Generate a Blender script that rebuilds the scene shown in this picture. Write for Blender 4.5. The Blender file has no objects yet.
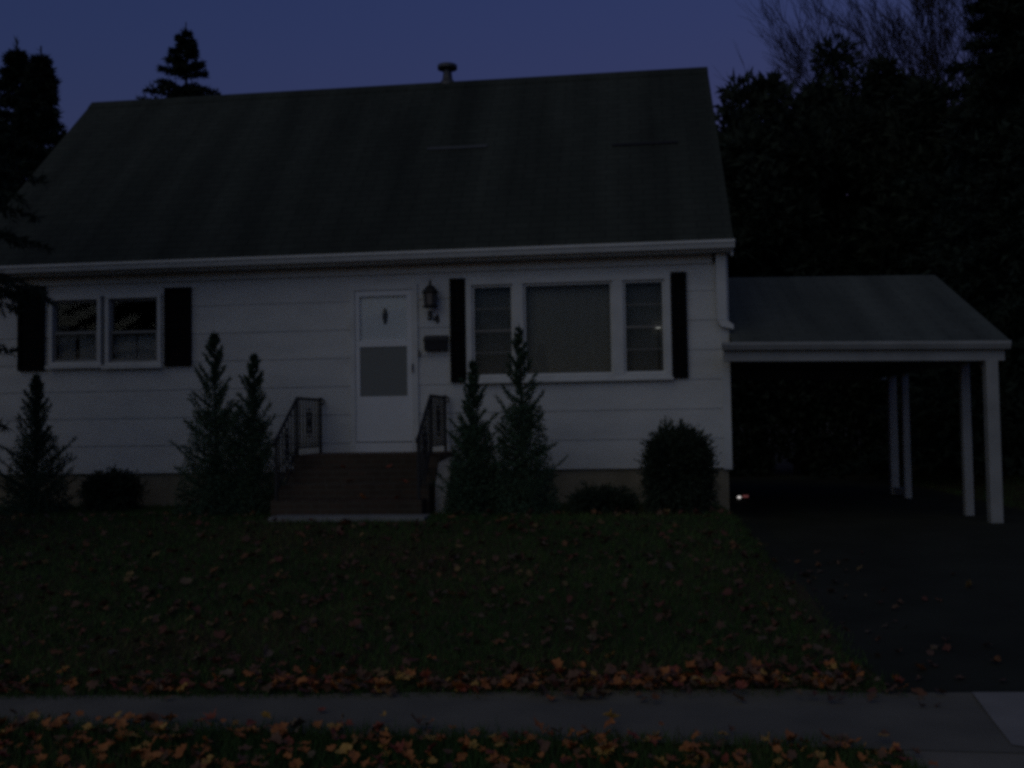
import bpy, bmesh, math, random
import numpy as np
from mathutils import Vector, Matrix

R = math.radians
sc = bpy.context.scene
col = sc.collection
rng = np.random.default_rng(7)
random.seed(7)

# ------------------------------------------------------------------ camera
F = 1000.0
TH, PH, RO = R(7.0), math.atan(0.039), 0.0155
CAM = Vector((0, 0, 1.7))
fw = Vector((-math.sin(TH) * math.cos(PH), math.cos(TH) * math.cos(PH), math.sin(PH)))
rt0 = Vector((math.cos(TH), math.sin(TH), 0))
up0 = rt0.cross(fw)
rt = rt0 * math.cos(RO) - up0 * math.sin(RO)
up = up0 * math.cos(RO) + rt0 * math.sin(RO)
cd = bpy.data.cameras.new('camera')
cam = bpy.data.objects.new('camera', cd)
col.objects.link(cam)
cd.sensor_width = 36
cd.lens = F / 1024 * 36
cd.clip_start, cd.clip_end = 0.1, 2000
m = Matrix((rt, up, -fw)).transposed().to_4x4()
m.translation = CAM
cam.matrix_world = m
sc.camera = cam


def P(px, py, Y):
    """point of the vertical plane at depth Y seen at a pixel"""
    d = fw + rt * ((px - 512) / F) - up * ((py - 384) / F)
    return CAM + d * (Y / d.y)


XDRIVE = 1.33


def sstep(a, b, v):
    t = min(1, max(0, (v - a) / (b - a)))
    return t * t * (3 - 2 * t)


def gz(x, y):
    """ground height"""
    lawn = 0.65 * min(1, max(0, (y - 6.1) / 4.7))
    drive = 0.42 * min(1, max(0, (y - 6.3) / 5.4))
    w = sstep(XDRIVE - 0.45, XDRIVE + 0.05, x) * (1 - sstep(5.4, 6.2, x))
    if y > 12.9:
        lawn = 0.65
    return lawn * (1 - w) + drive * w


def G(px, py):
    """point of the ground seen at a pixel"""
    d = fw + rt * ((px - 512) / F) - up * ((py - 384) / F)
    y = 6.0
    for _ in range(60):
        p = CAM + d * (y / d.y)
        t = (gz(p.x, y) - CAM.z) / d.z
        y = 0.5 * y + 0.5 * max(1.0, t * d.y)
    p = CAM + d * (y / d.y)
    return Vector((p.x, p.y, gz(p.x, p.y)))


# ------------------------------------------------------------------ object helpers
def link(name, me, mat=None, parent=None):
    o = bpy.data.objects.new(name, me)
    col.objects.link(o)
    for mt in (mat if isinstance(mat, (list, tuple)) else [mat]):
        if mt is not None and me is not None:
            me.materials.append(mt)
    if parent is not None:
        o.parent = parent
        inv = Vector((0, 0, 0))
        q = parent
        while q is not None:
            inv += q.location
            q = q.parent
        o.location = -inv          # meshes are written in world coordinates
    return o


def tag(o, label=None, cat=None, group=None, kind=None):
    for k, v in (('label', label), ('category', cat), ('group', group), ('kind', kind)):
        if v:
            o[k] = v
    return o


def thing(name, loc, label, cat, group=None):
    o = bpy.data.objects.new(name, None)
    col.objects.link(o)
    o.location = loc
    o.empty_display_size = 0.2
    return tag(o, label, cat, group)


class MB:
    def __init__(s):
        s.v, s.f = [], []

    def poly(s, pts):
        i = len(s.v)
        s.v += [tuple(p) for p in pts]
        s.f.append(tuple(range(i, i + len(pts))))
        return s

    def box(s, x0, x1, y0, y1, z0, z1):
        i = len(s.v)
        s.v += [(x0, y0, z0), (x1, y0, z0), (x1, y1, z0), (x0, y1, z0), (x0, y0, z1), (x1, y0, z1), (x1, y1, z1), (x0, y1, z1)]
        for q in ((0, 3, 2, 1), (4, 5, 6, 7), (0, 1, 5, 4), (1, 2, 6, 5), (2, 3, 7, 6), (3, 0, 4, 7)):
            s.f.append(tuple(i + k for k in q))
        return s

    def prism(s, prof, axis, a, b):
        """extrude a closed profile; axis 'x': profile (y,z); 'y': (x,z); 'z': (x,y)"""
        def mk(p, t):
            return {'x': (t, p[0], p[1]), 'y': (p[0], t, p[1]), 'z': (p[0], p[1], t)}[axis]
        n, i = len(prof), len(s.v)
        s.v += [mk(p, a) for p in prof] + [mk(p, b) for p in prof]
        s.f.append(tuple(i + k for k in range(n)))
        s.f.append(tuple(i + n + k for k in reversed(range(n))))
        for k in range(n):
            s.f.append((i + k, i + n + k, i + n + (k + 1) % n, i + (k + 1) % n))
        return s

    def tube(s, pts, rad, n=8, cap=True):
        pts = [Vector(p) for p in pts]
        rads = rad if isinstance(rad, (list, tuple)) else [rad] * len(pts)
        base = len(s.v)
        ref = Vector((0.31, 0.17, 0.93))
        for k, p in enumerate(pts):
            d = (pts[min(k + 1, len(pts) - 1)] - pts[max(k - 1, 0)]).normalized()
            if abs(d.dot(ref)) > 0.98:
                ref = Vector((0.9, 0.3, 0.1))
            a = d.cross(ref).normalized()
            b = d.cross(a)
            for q in range(n):
                t = 2 * math.pi * q / n
                s.v.append(tuple(p + (a * math.cos(t) + b * math.sin(t)) * rads[k]))
        for k in range(len(pts) - 1):
            for q in range(n):
                s.f.append((base + k * n + q, base + k * n + (q + 1) % n, base + (k + 1) * n + (q + 1) % n, base + (k + 1) * n + q))
        if cap:
            s.f.append(tuple(base + q for q in reversed(range(n))))
            s.f.append(tuple(base + (len(pts) - 1) * n + q for q in range(n)))
        return s

    def lathe(s, c, prof, n=20):
        """prof: (radius, z) about the vertical axis through c"""
        base = len(s.v)
        for r_, z_ in prof:
            for q in range(n):
                t = 2 * math.pi * q / n
                s.v.append((c[0] + r_ * math.cos(t), c[1] + r_ * math.sin(t), c[2] + z_))
        for k in range(len(prof) - 1):
            for q in range(n):
                s.f.append((base + k * n + q, base + k * n + (q + 1) % n, base + (k + 1) * n + (q + 1) % n, base + (k + 1) * n + q))
        s.f.append(tuple(base + q for q in reversed(range(n))))
        s.f.append(tuple(base + (len(prof) - 1) * n + q for q in range(n)))
        return s

    def map(s, fn):
        s.v = [tuple(fn(*p)) for p in s.v]
        return s

    def build(s, name, mat, parent=None, bevel=0, smooth=False):
        me = bpy.data.meshes.new(name)
        me.from_pydata(s.v, [], s.f)
        bm = bmesh.new()
        bm.from_mesh(me)
        bmesh.ops.recalc_face_normals(bm, faces=bm.faces)
        bm.to_mesh(me)
        bm.free()
        if smooth:
            me.shade_smooth()
        o = link(name, me, mat, parent)
        if bevel:
            b = o.modifiers.new('bevel', 'BEVEL')
            b.width, b.segments, b.limit_method = bevel, 2, 'ANGLE'
        return o


def npmesh(name, V, Fc, mats, parent=None, mi=None):
    """V (n,3), Fc (m,k) numpy -> mesh object"""
    me = bpy.data.meshes.new(name)
    k = Fc.shape[1]
    me.vertices.add(len(V))
    me.vertices.foreach_set('co', np.ascontiguousarray(V, dtype=np.float32).ravel())
    me.loops.add(Fc.size)
    me.loops.foreach_set('vertex_index', Fc.astype(np.int32).ravel())
    me.polygons.add(len(Fc))
    me.polygons.foreach_set('loop_start', np.arange(0, Fc.size, k, dtype=np.int32))
    me.polygons.foreach_set('loop_total', np.full(len(Fc), k, dtype=np.int32))
    me.update(calc_edges=True)
    o = link(name, me, mats, parent)
    if mi is not None:
        me.polygons.foreach_set('material_index', mi.astype(np.int32))
    return o


# ------------------------------------------------------------------ materials
def nodes(name):
    mt = bpy.data.materials.new(name)
    mt.use_nodes = True
    nt = mt.node_tree
    return mt, nt, nt.nodes['Principled BSDF']


def N(nt, t, **kw):
    n = nt.nodes.new(t)
    for k, v in kw.items():
        setattr(n, k, v)
    return n


def mat(name, c1, c2=None, scale=6.0, rough=0.7, bump=0.0, bscale=None, metal=0.0, detail=5, stretch=None):
    """noise between two colours, plus an optional fine bump"""
    mt, nt, b = nodes(name)
    c2 = c2 or tuple(v * 0.8 for v in c1)
    tc = N(nt, 'ShaderNodeTexCoord')
    vec = tc.outputs['Object']
    if stretch:
        mp = N(nt, 'ShaderNodeMapping')
        mp.inputs['Scale'].default_value = stretch
        nt.links.new(vec, mp.inputs['Vector'])
        vec = mp.outputs['Vector']
    no = N(nt, 'ShaderNodeTexNoise')
    no.inputs['Scale'].default_value = scale
    no.inputs['Detail'].default_value = detail
    nt.links.new(vec, no.inputs['Vector'])
    rp = N(nt, 'ShaderNodeValToRGB')
    rp.color_ramp.elements[0].position, rp.color_ramp.elements[1].position = 0.3, 0.7
    rp.color_ramp.elements[0].color = (*c2, 1)
    rp.color_ramp.elements[1].color = (*c1, 1)
    nt.links.new(no.outputs['Fac'], rp.inputs['Fac'])
    nt.links.new(rp.outputs['Color'], b.inputs['Base Color'])
    b.inputs['Roughness'].default_value = rough
    b.inputs['Metallic'].default_value = metal
    if bump:
        n2 = N(nt, 'ShaderNodeTexNoise')
        n2.inputs['Scale'].default_value = bscale or scale * 8
        n2.inputs['Detail'].default_value = 4
        nt.links.new(vec, n2.inputs['Vector'])
        bp = N(nt, 'ShaderNodeBump')
        bp.inputs['Strength'].default_value = bump
        bp.inputs['Distance'].default_value = 0.02
        nt.links.new(n2.outputs['Fac'], bp.inputs['Height'])
        nt.links.new(bp.outputs['Normal'], b.inputs['Normal'])
    return mt


def brickmat(name, c1, c2, cm, bw, bh, rot=None, mortar=0.02, rough=0.9, bump=0.5, offset=0.5):
    mt, nt, b = nodes(name)
    tc = N(nt, 'ShaderNodeTexCoord')
    mp = N(nt, 'ShaderNodeMapping')
    if rot:
        mp.inputs['Rotation'].default_value = rot
    nt.links.new(tc.outputs['Object'], mp.inputs['Vector'])
    br = N(nt, 'ShaderNodeTexBrick', offset=offset)
    br.inputs['Color1'].default_value = (*c1, 1)
    br.inputs['Color2'].default_value = (*c2, 1)
    br.inputs['Mortar'].default_value = (*cm, 1)
    br.inputs['Scale'].default_value = 1
    br.inputs['Mortar Size'].default_value = mortar
    br.inputs['Brick Width'].default_value = bw
    br.inputs['Row Height'].default_value = bh
    nt.links.new(mp.outputs['Vector'], br.inputs['Vector'])
    no = N(nt, 'ShaderNodeTexNoise')
    no.inputs['Scale'].default_value = 1.0
    mp2 = N(nt, 'ShaderNodeMapping')
    mp2.inputs['Scale'].default_value = (2.0, 0.22, 0.22)
    nt.links.new(tc.outputs['Object'], mp2.inputs['Vector'])
    no.inputs['Detail'].default_value = 8
    nt.links.new(mp2.outputs['Vector'], no.inputs['Vector'])
    mx = N(nt, 'ShaderNodeMix', data_type='RGBA', blend_type='MULTIPLY')
    mx.inputs['Factor'].default_value = 0.75
    rp = N(nt, 'ShaderNodeValToRGB')
    rp.color_ramp.elements[0].position, rp.color_ramp.elements[1].position = 0.3, 0.7
    rp.color_ramp.elements[0].color = (0.38, 0.38, 0.38, 1)
    nt.links.new(no.outputs['Fac'], rp.inputs['Fac'])
    nt.links.new(br.outputs['Color'], mx.inputs['A'])
    nt.links.new(rp.outputs['Color'], mx.inputs['B'])
    nt.links.new(mx.outputs['Result'], b.inputs['Base Color'])
    b.inputs['Roughness'].default_value = rough
    bp = N(nt, 'ShaderNodeBump')
    bp.inputs['Strength'].default_value = bump
    bp.inputs['Distance'].default_value = 0.01
    bp.invert = True
    nt.links.new(br.outputs['Fac'], bp.inputs['Height'])
    nt.links.new(bp.outputs['Normal'], b.inputs['Normal'])
    return mt


def glassmat(name, tint=(0.8, 0.82, 0.82)):
    mt = bpy.data.materials.new(name)
    mt.use_nodes = True
    nt = mt.node_tree
    nt.nodes.clear()
    out = N(nt, 'ShaderNodeOutputMaterial')
    mx = N(nt, 'ShaderNodeMixShader')
    tr = N(nt, 'ShaderNodeBsdfTransparent')
    tr.inputs['Color'].default_value = (*tint, 1)
    gl = N(nt, 'ShaderNodeBsdfGlossy')
    gl.inputs['Roughness'].default_value = 0.02
    fr = N(nt, 'ShaderNodeFresnel')
    fr.inputs['IOR'].default_value = 1.22
    nt.links.new(fr.outputs[0], mx.inputs[0])
    nt.links.new(tr.outputs[0], mx.inputs[1])
    nt.links.new(gl.outputs[0], mx.inputs[2])
    nt.links.new(mx.outputs[0], out.inputs[0])
    return mt


def foliage(name, c1, c2, trans=0.15):
    mt = mat(name, c1, c2, scale=3.0, rough=0.75, detail=3)
    return mt


def emit(name, c, s):
    mt, nt, b = nodes(name)
    b.inputs['Base Color'].default_value = (*c, 1)
    b.inputs['Emission Color'].default_value = (*c, 1)
    b.inputs['Emission Strength'].default_value = s
    return mt


M = dict(
    siding=mat('white_siding', (0.66, 0.66, 0.64), (0.56, 0.565, 0.555), 2.2, 0.6, 0.25, 60, stretch=(1, 1, 2.5)),
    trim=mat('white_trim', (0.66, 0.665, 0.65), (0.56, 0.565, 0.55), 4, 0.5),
    doorwhite=mat('door_white', (0.72, 0.73, 0.74), (0.66, 0.67, 0.68), 3, 0.4),
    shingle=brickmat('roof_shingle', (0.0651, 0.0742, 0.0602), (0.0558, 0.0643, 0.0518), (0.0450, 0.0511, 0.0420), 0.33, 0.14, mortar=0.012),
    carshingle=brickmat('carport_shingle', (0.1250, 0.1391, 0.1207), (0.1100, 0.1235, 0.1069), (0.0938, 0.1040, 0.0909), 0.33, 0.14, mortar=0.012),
    concrete=mat('foundation_concrete', (0.2923, 0.2549, 0.1846), (0.2063, 0.1810, 0.1279), 3, 0.9, 0.4, 40),
    slab=mat('step_concrete', (0.26, 0.26, 0.25), (0.18, 0.18, 0.17), 4, 0.9, 0.4, 40),
    brick=brickmat('step_brick', (0.1131, 0.0784, 0.0579), (0.0867, 0.0661, 0.0503), (0.1131, 0.0974, 0.0761), 0.2, 0.068, rot=(R(90), 0, 0), mortar=0.01),
    black=mat('black_paint', (0.006, 0.0065, 0.008), (0.004, 0.0045, 0.006), 5, 0.9),
    iron=mat('black_iron', (0.018, 0.018, 0.02), (0.012, 0.012, 0.013), 30, 0.6, 0.3, 120),
    mailbox=mat('dark_mailbox', (0.014, 0.015, 0.022), (0.010, 0.011, 0.016), 10, 0.45),
    screen=mat('door_screen', (0.2090, 0.2200, 0.2090), (0.1760, 0.1870, 0.1815), 200, 0.8),
    shade=mat('window_shade', (0.4180, 0.3792, 0.3240), (0.3610, 0.3330, 0.2880), 3, 0.9),
    sideshade=mat('side_blind', (0.2500, 0.2400, 0.2200), (0.2000, 0.1900, 0.1800), 4, 0.9),
    curtain=mat('cafe_curtain', (0.7200, 0.7200, 0.7000), (0.4800, 0.4800, 0.4700), 9, 0.9, stretch=(3, 1, 0.4)),
    glass=glassmat('pane_glass'),
    doorglass=glassmat('door_glass', (0.97, 0.98, 0.98)),
    lampglass=mat('lantern_glass', (0.16, 0.15, 0.14), (0.12, 0.11, 0.1), 20, 0.25),
    metal=mat('vent_metal', (0.10, 0.10, 0.11), (0.07, 0.07, 0.075), 12, 0.5, metal=0.3),
    ventpale=mat('roof_patch', (0.085, 0.088, 0.088), (0.06, 0.063, 0.063), 12, 0.7),
    ventdark=mat('roof_slot', (0.016, 0.016, 0.017), (0.012, 0.012, 0.013), 12, 0.8),
    asphalt=mat('drive_asphalt', (0.0400, 0.0420, 0.0300), (0.0260, 0.0280, 0.0195), 1.6, 0.9, 0.5, 90),
    road=mat('road_asphalt', (0.05, 0.05, 0.052), (0.04, 0.04, 0.042), 1.6, 0.9, 0.4, 90),
    walk=mat('sidewalk_concrete', (0.1944, 0.1762, 0.1324), (0.1268, 0.1174, 0.0895), 1.7, 0.92, 0.5, 80, detail=9),
    apron=mat('apron_concrete', (0.2576, 0.2268, 0.1700), (0.1792, 0.1620, 0.1200), 1.8, 0.92, 0.5, 80, detail=9),
    palepatch=mat('pale_concrete', (0.3034, 0.2818, 0.2456), (0.2312, 0.2167, 0.1878), 2.5, 0.9, 0.3, 80, detail=9),
    soil=mat('lawn_soil', (0.0490, 0.0561, 0.0272), (0.0694, 0.0486, 0.0272), 1.1, 0.95, 0.7, 25, detail=9),
    grass=[mat('grass_dark', (0.0592, 0.1159, 0.0315), (0.0410, 0.0821, 0.0245), 2, 0.7),
           mat('grass_mid', (0.0910, 0.1397, 0.0385), (0.0592, 0.1037, 0.0315), 2, 0.7),
           mat('grass_dry', (0.1105, 0.0936, 0.0455), (0.0780, 0.0715, 0.0364), 2, 0.8)],
    leaf=[mat('leaf_orange', (0.4830, 0.1725, 0.0403), (0.3450, 0.1092, 0.0253), 25, 0.6),
          mat('leaf_yellow', (0.5290, 0.3105, 0.0690), (0.4140, 0.2185, 0.0460), 25, 0.6),
          mat('leaf_brown', (0.17, 0.085, 0.045), (0.12, 0.06, 0.035), 25, 0.7),
          mat('leaf_red', (0.3105, 0.0747, 0.0345), (0.2300, 0.0517, 0.0276), 25, 0.6),
          mat('leaf_tan', (0.1950, 0.1350, 0.0825), (0.1425, 0.0975, 0.0600), 25, 0.7)],
    dull=[mat('old_leaf_orange', (0.20, 0.085, 0.03), (0.14, 0.055, 0.02), 25, 0.7),
          mat('old_leaf_yellow', (0.22, 0.14, 0.05), (0.16, 0.10, 0.035), 25, 0.7),
          mat('old_leaf_brown', (0.13, 0.068, 0.038), (0.09, 0.046, 0.026), 25, 0.7),
          mat('old_leaf_red', (0.14, 0.045, 0.026), (0.10, 0.032, 0.02), 25, 0.7),
          mat('old_leaf_tan', (0.13, 0.09, 0.055), (0.10, 0.066, 0.04), 25, 0.7)],  # darker set of the same leaf hues, for lawn and driveway
    fol=foliage('shrub_foliage', (0.0690, 0.1177, 0.0686), (0.0414, 0.0771, 0.0446)),
    fol_dark=foliage('bush_foliage', (0.0390, 0.0572, 0.0364), (0.0234, 0.0364, 0.0234)),
    spruce=foliage('spruce_needles', (0.0312, 0.0468, 0.0343), (0.0187, 0.0281, 0.0218)),
    broad=foliage('tree_foliage', (0.0317, 0.0432, 0.0288), (0.0187, 0.0259, 0.0187)),
    bark=mat('bark', (0.040, 0.034, 0.030), (0.024, 0.020, 0.018), 12, 0.95, 0.6, 50),
    whitelens=emit('white_lens', (1.0, 0.93, 0.9), 0.6),  # added glow, made up for the gleam by the house corner
    redlens=emit('red_lens', (1.0, 0.3, 0.28), 0.07),
    bulb=emit('bulb_glow', (1.0, 0.98, 0.92), 0.55),  # added glow in place of a reflection on the window
    sashgrey=mat('sash_paint', (0.24, 0.245, 0.24), (0.2, 0.205, 0.2), 3, 0.6),  # sash colour darkened for the dimming of an unmodelled insect screen
    cheek=mat('cheek_render', (0.44, 0.43, 0.42), (0.30, 0.295, 0.29), 5, 0.9, 0.4, 40),
    cpaint=mat('carport_paint', (0.36, 0.365, 0.36), (0.27, 0.275, 0.27), 3, 0.6, 0.2, 60),  # white paint darkened for the flash falling off towards the carport
)
for k_ in ('black', 'asphalt', 'shingle', 'carshingle', 'soil', 'fol', 'fol_dark', 'spruce', 'broad', 'bark', 'brick'):
    M[k_].node_tree.nodes['Principled BSDF'].inputs['Specular IOR Level'].default_value = 0.15
for m_ in M['grass']:
    m_.node_tree.nodes['Principled BSDF'].inputs['Specular IOR Level'].default_value = 0.15

# ------------------------------------------------------------------ setting: ground, walk, drive
xs = sorted(set([-300, -150, -80, -40, -25] + [round(-16 + 0.5 * i, 3) for i in range(25)] + [round(-4 + 0.25 * i, 3) for i in range(44)] + [8, 10, 14, 20, 30, 60, 120, 300]))
ys = sorted(set([-300, -100, -40, -15, -5, 0, 2] + [round(3 + 0.25 * i, 3) for i in range(45)] + [16, 18, 22, 30, 45, 80, 150, 400]))
V = [(x, y, gz(x, y)) for y in ys for x in xs]
nx = len(xs)
Fc = [(j * nx + i, j * nx + i + 1, (j + 1) * nx + i + 1, (j + 1) * nx + i) for j in range(len(ys) - 1) for i in range(nx - 1)]
me = bpy.data.meshes.new('ground')
me.from_pydata(V, [], Fc)
me.shade_smooth()
tag(link('ground', me, M['soil']), kind='structure')


def strip(name, near, far, m_, dz, n=40, x0=0, x1=1):
    """sheet between two ground lines, following the ground"""
    vv, ff = [], []
    k = 14
    for i in range(n + 1):
        t = i / n
        a = near[0].lerp(near[1], t)
        b = far[0].lerp(far[1], t)
        for j in range(k + 1):
            p = a.lerp(b, j / k)
            vv.append((p.x, p.y, gz(p.x, p.y) + dz))
    for i in range(n):
        for j in range(k):
            ff.append((i * (k + 1) + j, (i + 1) * (k + 1) + j, (i + 1) * (k + 1) + j + 1, i * (k + 1) + j + 1))
    me_ = bpy.data.meshes.new(name)
    me_.from_pydata(vv, [], ff)
    return tag(link(name, me_, m_), kind='structure')


def ext(a, b, s, e):
    d = b - a
    return [a + d * s, a + d * e]


farE = ext(G(0, 697), G(870, 695), -1.0, 2.2)
nearE = ext(G(0, 727), G(830, 750), -1.0, 2.2)
strip('sidewalk', nearE, farE, M['walk'], 0.012, 80)
# driveway from the walk to the carport and under it
dv, df = [], []
ny = 60
for j in range(ny + 1):
    y = 6.02 + (24 - 6.02) * j / ny
    xl = 1.20 + 0.3 * max(0, (11 - y) / 5) + 0.05 * math.sin(y * 3.1) + 0.03 * math.sin(y * 7.7)
    if y > 12.6:
        xl = max(xl, 1.22)
    for i in range(13):
        x = xl + (5.1 - xl) * i / 12
        dv.append((x, y, max(gz(x, y), 0) + 0.006))
for j in range(ny):
    for i in range(12):
        df.append((j * 13 + i, j * 13 + i + 1, (j + 1) * 13 + i + 1, (j + 1) * 13 + i))
me = bpy.data.meshes.new('driveway')
me.from_pydata(dv, [], df)
tag(link('driveway', me, M['asphalt']), kind='structure')
a0, a1 = G(905, 753), G(1250, 757)
strip('driveway_apron', [Vector((1.15, 3.4, 0)), Vector((5.4, 3.4, 0))], [Vector((a0.x, a0.y + .08, 0)), Vector((5.1, a1.y, 0))], M['apron'], 0.008, 30)
# paler slab of newer concrete at the frame's edge
q = [G(972, 695), G(1250, 695), G(1250, 790), G(1012, 748), G(992, 722)]
me = bpy.data.meshes.new('concrete_slab')
me.from_pydata([(p.x, p.y, gz(p.x, p.y) + 0.018) for p in q], [], [tuple(range(len(q)))])
tag(link('pavement', me, M['palepatch']), kind='structure')
me = bpy.data.meshes.new('road')
me.from_pydata([(-200, -6, 0.005), (200, -6, 0.005), (200, 3.3, 0.005), (-200, 3.3, 0.005)], [], [(0, 1, 2, 3)])
tag(link('road', me, M['road']), kind='structure')

# ------------------------------------------------------------------ the house
D = 12.9
XR = P(729.5, 400, D).x
XL = P(-44, 268, D - 0.3).x + 0.1
Z0 = P(512, 469.5, D).z                 # bottom of the siding
YE = D - 0.32                           # front eave edge
eaveT = P(512, 245.5, YE).z             # top edge of the eave fascia
HD = 6.3
YR = D + HD / 2
ridgeZ = P(437, 83.5, YR).z
soff = P(512, 258, YE).z

house = thing('house', (0.5 * (XL + XR), D, 0.65), 'white clapboard house with steep dark shingle roof and black shutters', 'house')


def rect(px0, px1, py0, py1, Y=D):
    cy, cx = 0.5 * (py0 + py1), 0.5 * (px0 + px1)
    return [P(px0, cy, Y).x, P(px1, cy, Y).x, P(cx, py1, Y).z, P(cx, py0, Y).z]


DOOR = rect(351, 419, 285, 452)
LWIN = rect(50, 164, 295, 366)
PWIN = rect(467, 671, 277, 381)
openings = [DOOR, [LWIN[0] + .02, LWIN[1] - .02, LWIN[2] + .02, LWIN[3] - .02], [PWIN[0] + .02, PWIN[1] - .02, PWIN[2] + .02, PWIN[3] - .02]]

# front wall: lapped courses, cut around the openings
COURSE = 0.375
zt = soff + 0.02
zs = [Z0]
while zs[-1] < zt - 0.05:
    zs.append(min(zs[-1] + COURSE, zt))
w = MB()
for k in range(len(zs) - 1):
    za, zb = zs[k], zs[k + 1]
    cut = sorted(set([za, zb] + [z for o in openings for z in (o[2], o[3]) if za < z < zb]))
    for a, b in zip(cut[:-1], cut[1:]):
        xb = sorted(set([XL, XR] + [x for o in openings if o[2] < (a + b) / 2 < o[3] for x in o[:2]]))
        for x0, x1 in zip(xb[:-1], xb[1:]):
            if any(o[0] < (x0 + x1) / 2 < o[1] and o[2] < (a + b) / 2 < o[3] for o in openings):
                continue
            def yo(z):
                return D - 0.030 + 0.009 * (z - za) / COURSE
            n = max(1, int((x1 - x0) / 0.25))
            for i in range(n):
                xa, xc = x0 + (x1 - x0) * i / n, x0 + (x1 - x0) * (i + 1) / n
                w.poly([(xa, yo(a), a), (xc, yo(a), a), (xc, yo(b), b), (xa, yo(b), b)])
    for x0, x1 in ((XL, XR),):
        if not any(o[2] < za < o[3] for o in openings):
            w.poly([(x0, D - 0.030, za), (x1, D - 0.030, za), (x1, D - 0.020, za), (x0, D - 0.020, za)])
w.build('wall', M['siding'], house)
# side and back walls
for xw, s in ((XL, 1), (XR, -1)):
    x2 = xw + s * 0.12
    slope = (ridgeZ - 0.12 - (eaveT - 0.1)) / (YR - YE)
    zt_f = eaveT - 0.16 + slope * (D - YE)
    MB().prism([(D + .001, Z0), (D + .001, zt_f), (YR, ridgeZ - 0.2), (D + HD, zt_f), (D + HD, Z0)], 'x', xw, x2).build('side_wall', M['siding'], house)
MB().box(XL + .12, XR - .12, D + HD - 0.12, D + HD, Z0, zt).build('back_wall', M['siding'], house)
MB().box(XL + .03, XR - .03, D + 0.012, D + HD - .02, 0.2, Z0).build('foundation', M['concrete'], house)
# corner boards
MB().box(XR - 0.09, XR + 0.012, D - 0.045, D + 0.05, Z0 - 0.02, soff).build('corner_board', M['trim'], house)

# roof: two slabs meeting at the ridge
XRl, XRr = XL - 0.1, P(733.5, 238, YE).x
t = 0.07
roof_m = MB()
prof = [(YE, eaveT), (YR, ridgeZ), (2 * YR - YE, eaveT), (2 * YR - YE, eaveT - t), (YR, ridgeZ - t * 1.4), (YE, eaveT - t)]
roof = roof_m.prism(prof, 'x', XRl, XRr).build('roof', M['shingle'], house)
# the shingle rows follow the slope: rotate the texture space of the front slab
sh = M['shingle'].node_tree
for n in sh.nodes:
    if n.type == 'MAPPING':
        n.inputs['Rotation'].default_value = (-math.atan2(ridgeZ - eaveT, YR - YE), 0, 0)
# ridge cap
MB().prism([(YR - 0.14, ridgeZ - 0.125), (YR, ridgeZ + 0.02), (YR + 0.14, ridgeZ - 0.125), (YR, ridgeZ - 0.02)], 'x', XRl - .003, XRr + .003).build('ridge_cap', M['shingle'], roof)
# eave: fascia, gutter, soffit
fb = soff
MB().box(XRl + .01, XRr - .01, YE + 0.03, YE + 0.055, fb, eaveT - t + 0.03).build('fascia', M['trim'], house)
gt = eaveT - 0.035
MB().prism([(YE + 0.03, gt), (YE - 0.09, gt), (YE - 0.09, gt - 0.035), (YE - 0.075, gt - 0.045), (YE - 0.055, gt - 0.10), (YE + 0.03, gt - 0.10)], 'x', XRl - .0, XRr + 0.01).build('gutter', M['trim'], house, 0.004)
MB().box(XRl + .01, XRr - .01, YE + 0.056, D - 0.004, fb + 0.005, fb + 0.02).build('soffit', M['trim'], house)
MB().box(XL, XR, D - 0.055, D - 0.031, fb - 0.11, fb + 0.004).build('frieze_board', M['trim'], house)
# rake boards on the gable ends
for xa, xb in ((XRl + 0.004, XRl + 0.03), (XRr - 0.03, XRr - 0.004)):
    rb = MB()
    rb.prism([(YE + .06, eaveT - t - .005), (YR, ridgeZ - t * 1.4 - .005), (YR, ridgeZ - t * 1.4 - .16), (YE + .06, eaveT - t - 0.15)], 'x', xa, xb)
    rb.build('rake_board', M['trim'], house)
# mushroom vent behind the ridge
vp = P(447.5, 76, YR + 0.1)
vz = ridgeZ - 0.12
hh = P(447.5, 62, YR + 0.1).z - vz
sx = 1 / 60.0
MB().lathe((vp.x, YR + 0.1, vz), [(0.16, 0), (0.14, hh * .28), (0.085, hh * .42), (0.065, hh * .75), (0.165, hh * .765), (0.165, hh * .87), (0.16, hh * .88)], 20).build('roof_vent', M['metal'], roof)


def on_roof(px, py):
    d = fw + rt * ((px - 512) / F) - up * ((py - 384) / F)
    nrm = Vector((0, -(ridgeZ - eaveT), (YR - YE)))
    t_ = nrm.dot(Vector((0, YE, eaveT)) - CAM) / nrm.dot(d)
    return CAM + d * t_


sl = Vector((0, YR - YE, ridgeZ - eaveT)).normalized()
nr = Vector((0, -sl.z, sl.y))
for (pa, pb, hgt, mm, nm) in (((427, 151), (487, 148), 0.075, 'ventpale', 'roof_patch'), ((612, 147), (678, 145), 0.06, 'ventdark', 'roof_patch')):
    a, b = on_roof(*pa), on_roof(*pb)
    b = Vector((b.x, a.y, a.z))
    mb = MB()
    for p, q_ in ((a, b),):
        c = [p, q_, q_ + sl * hgt, p + sl * hgt]
        mb.poly([v + nr * 0.02 for v in c])
        for i in range(4):
            v0, v1 = c[i], c[(i + 1) % 4]
            mb.poly([v0 - nr * .01, v1 - nr * .01, v1 + nr * .02, v0 + nr * .02])
    mb.build(nm, M[mm], roof)

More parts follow.
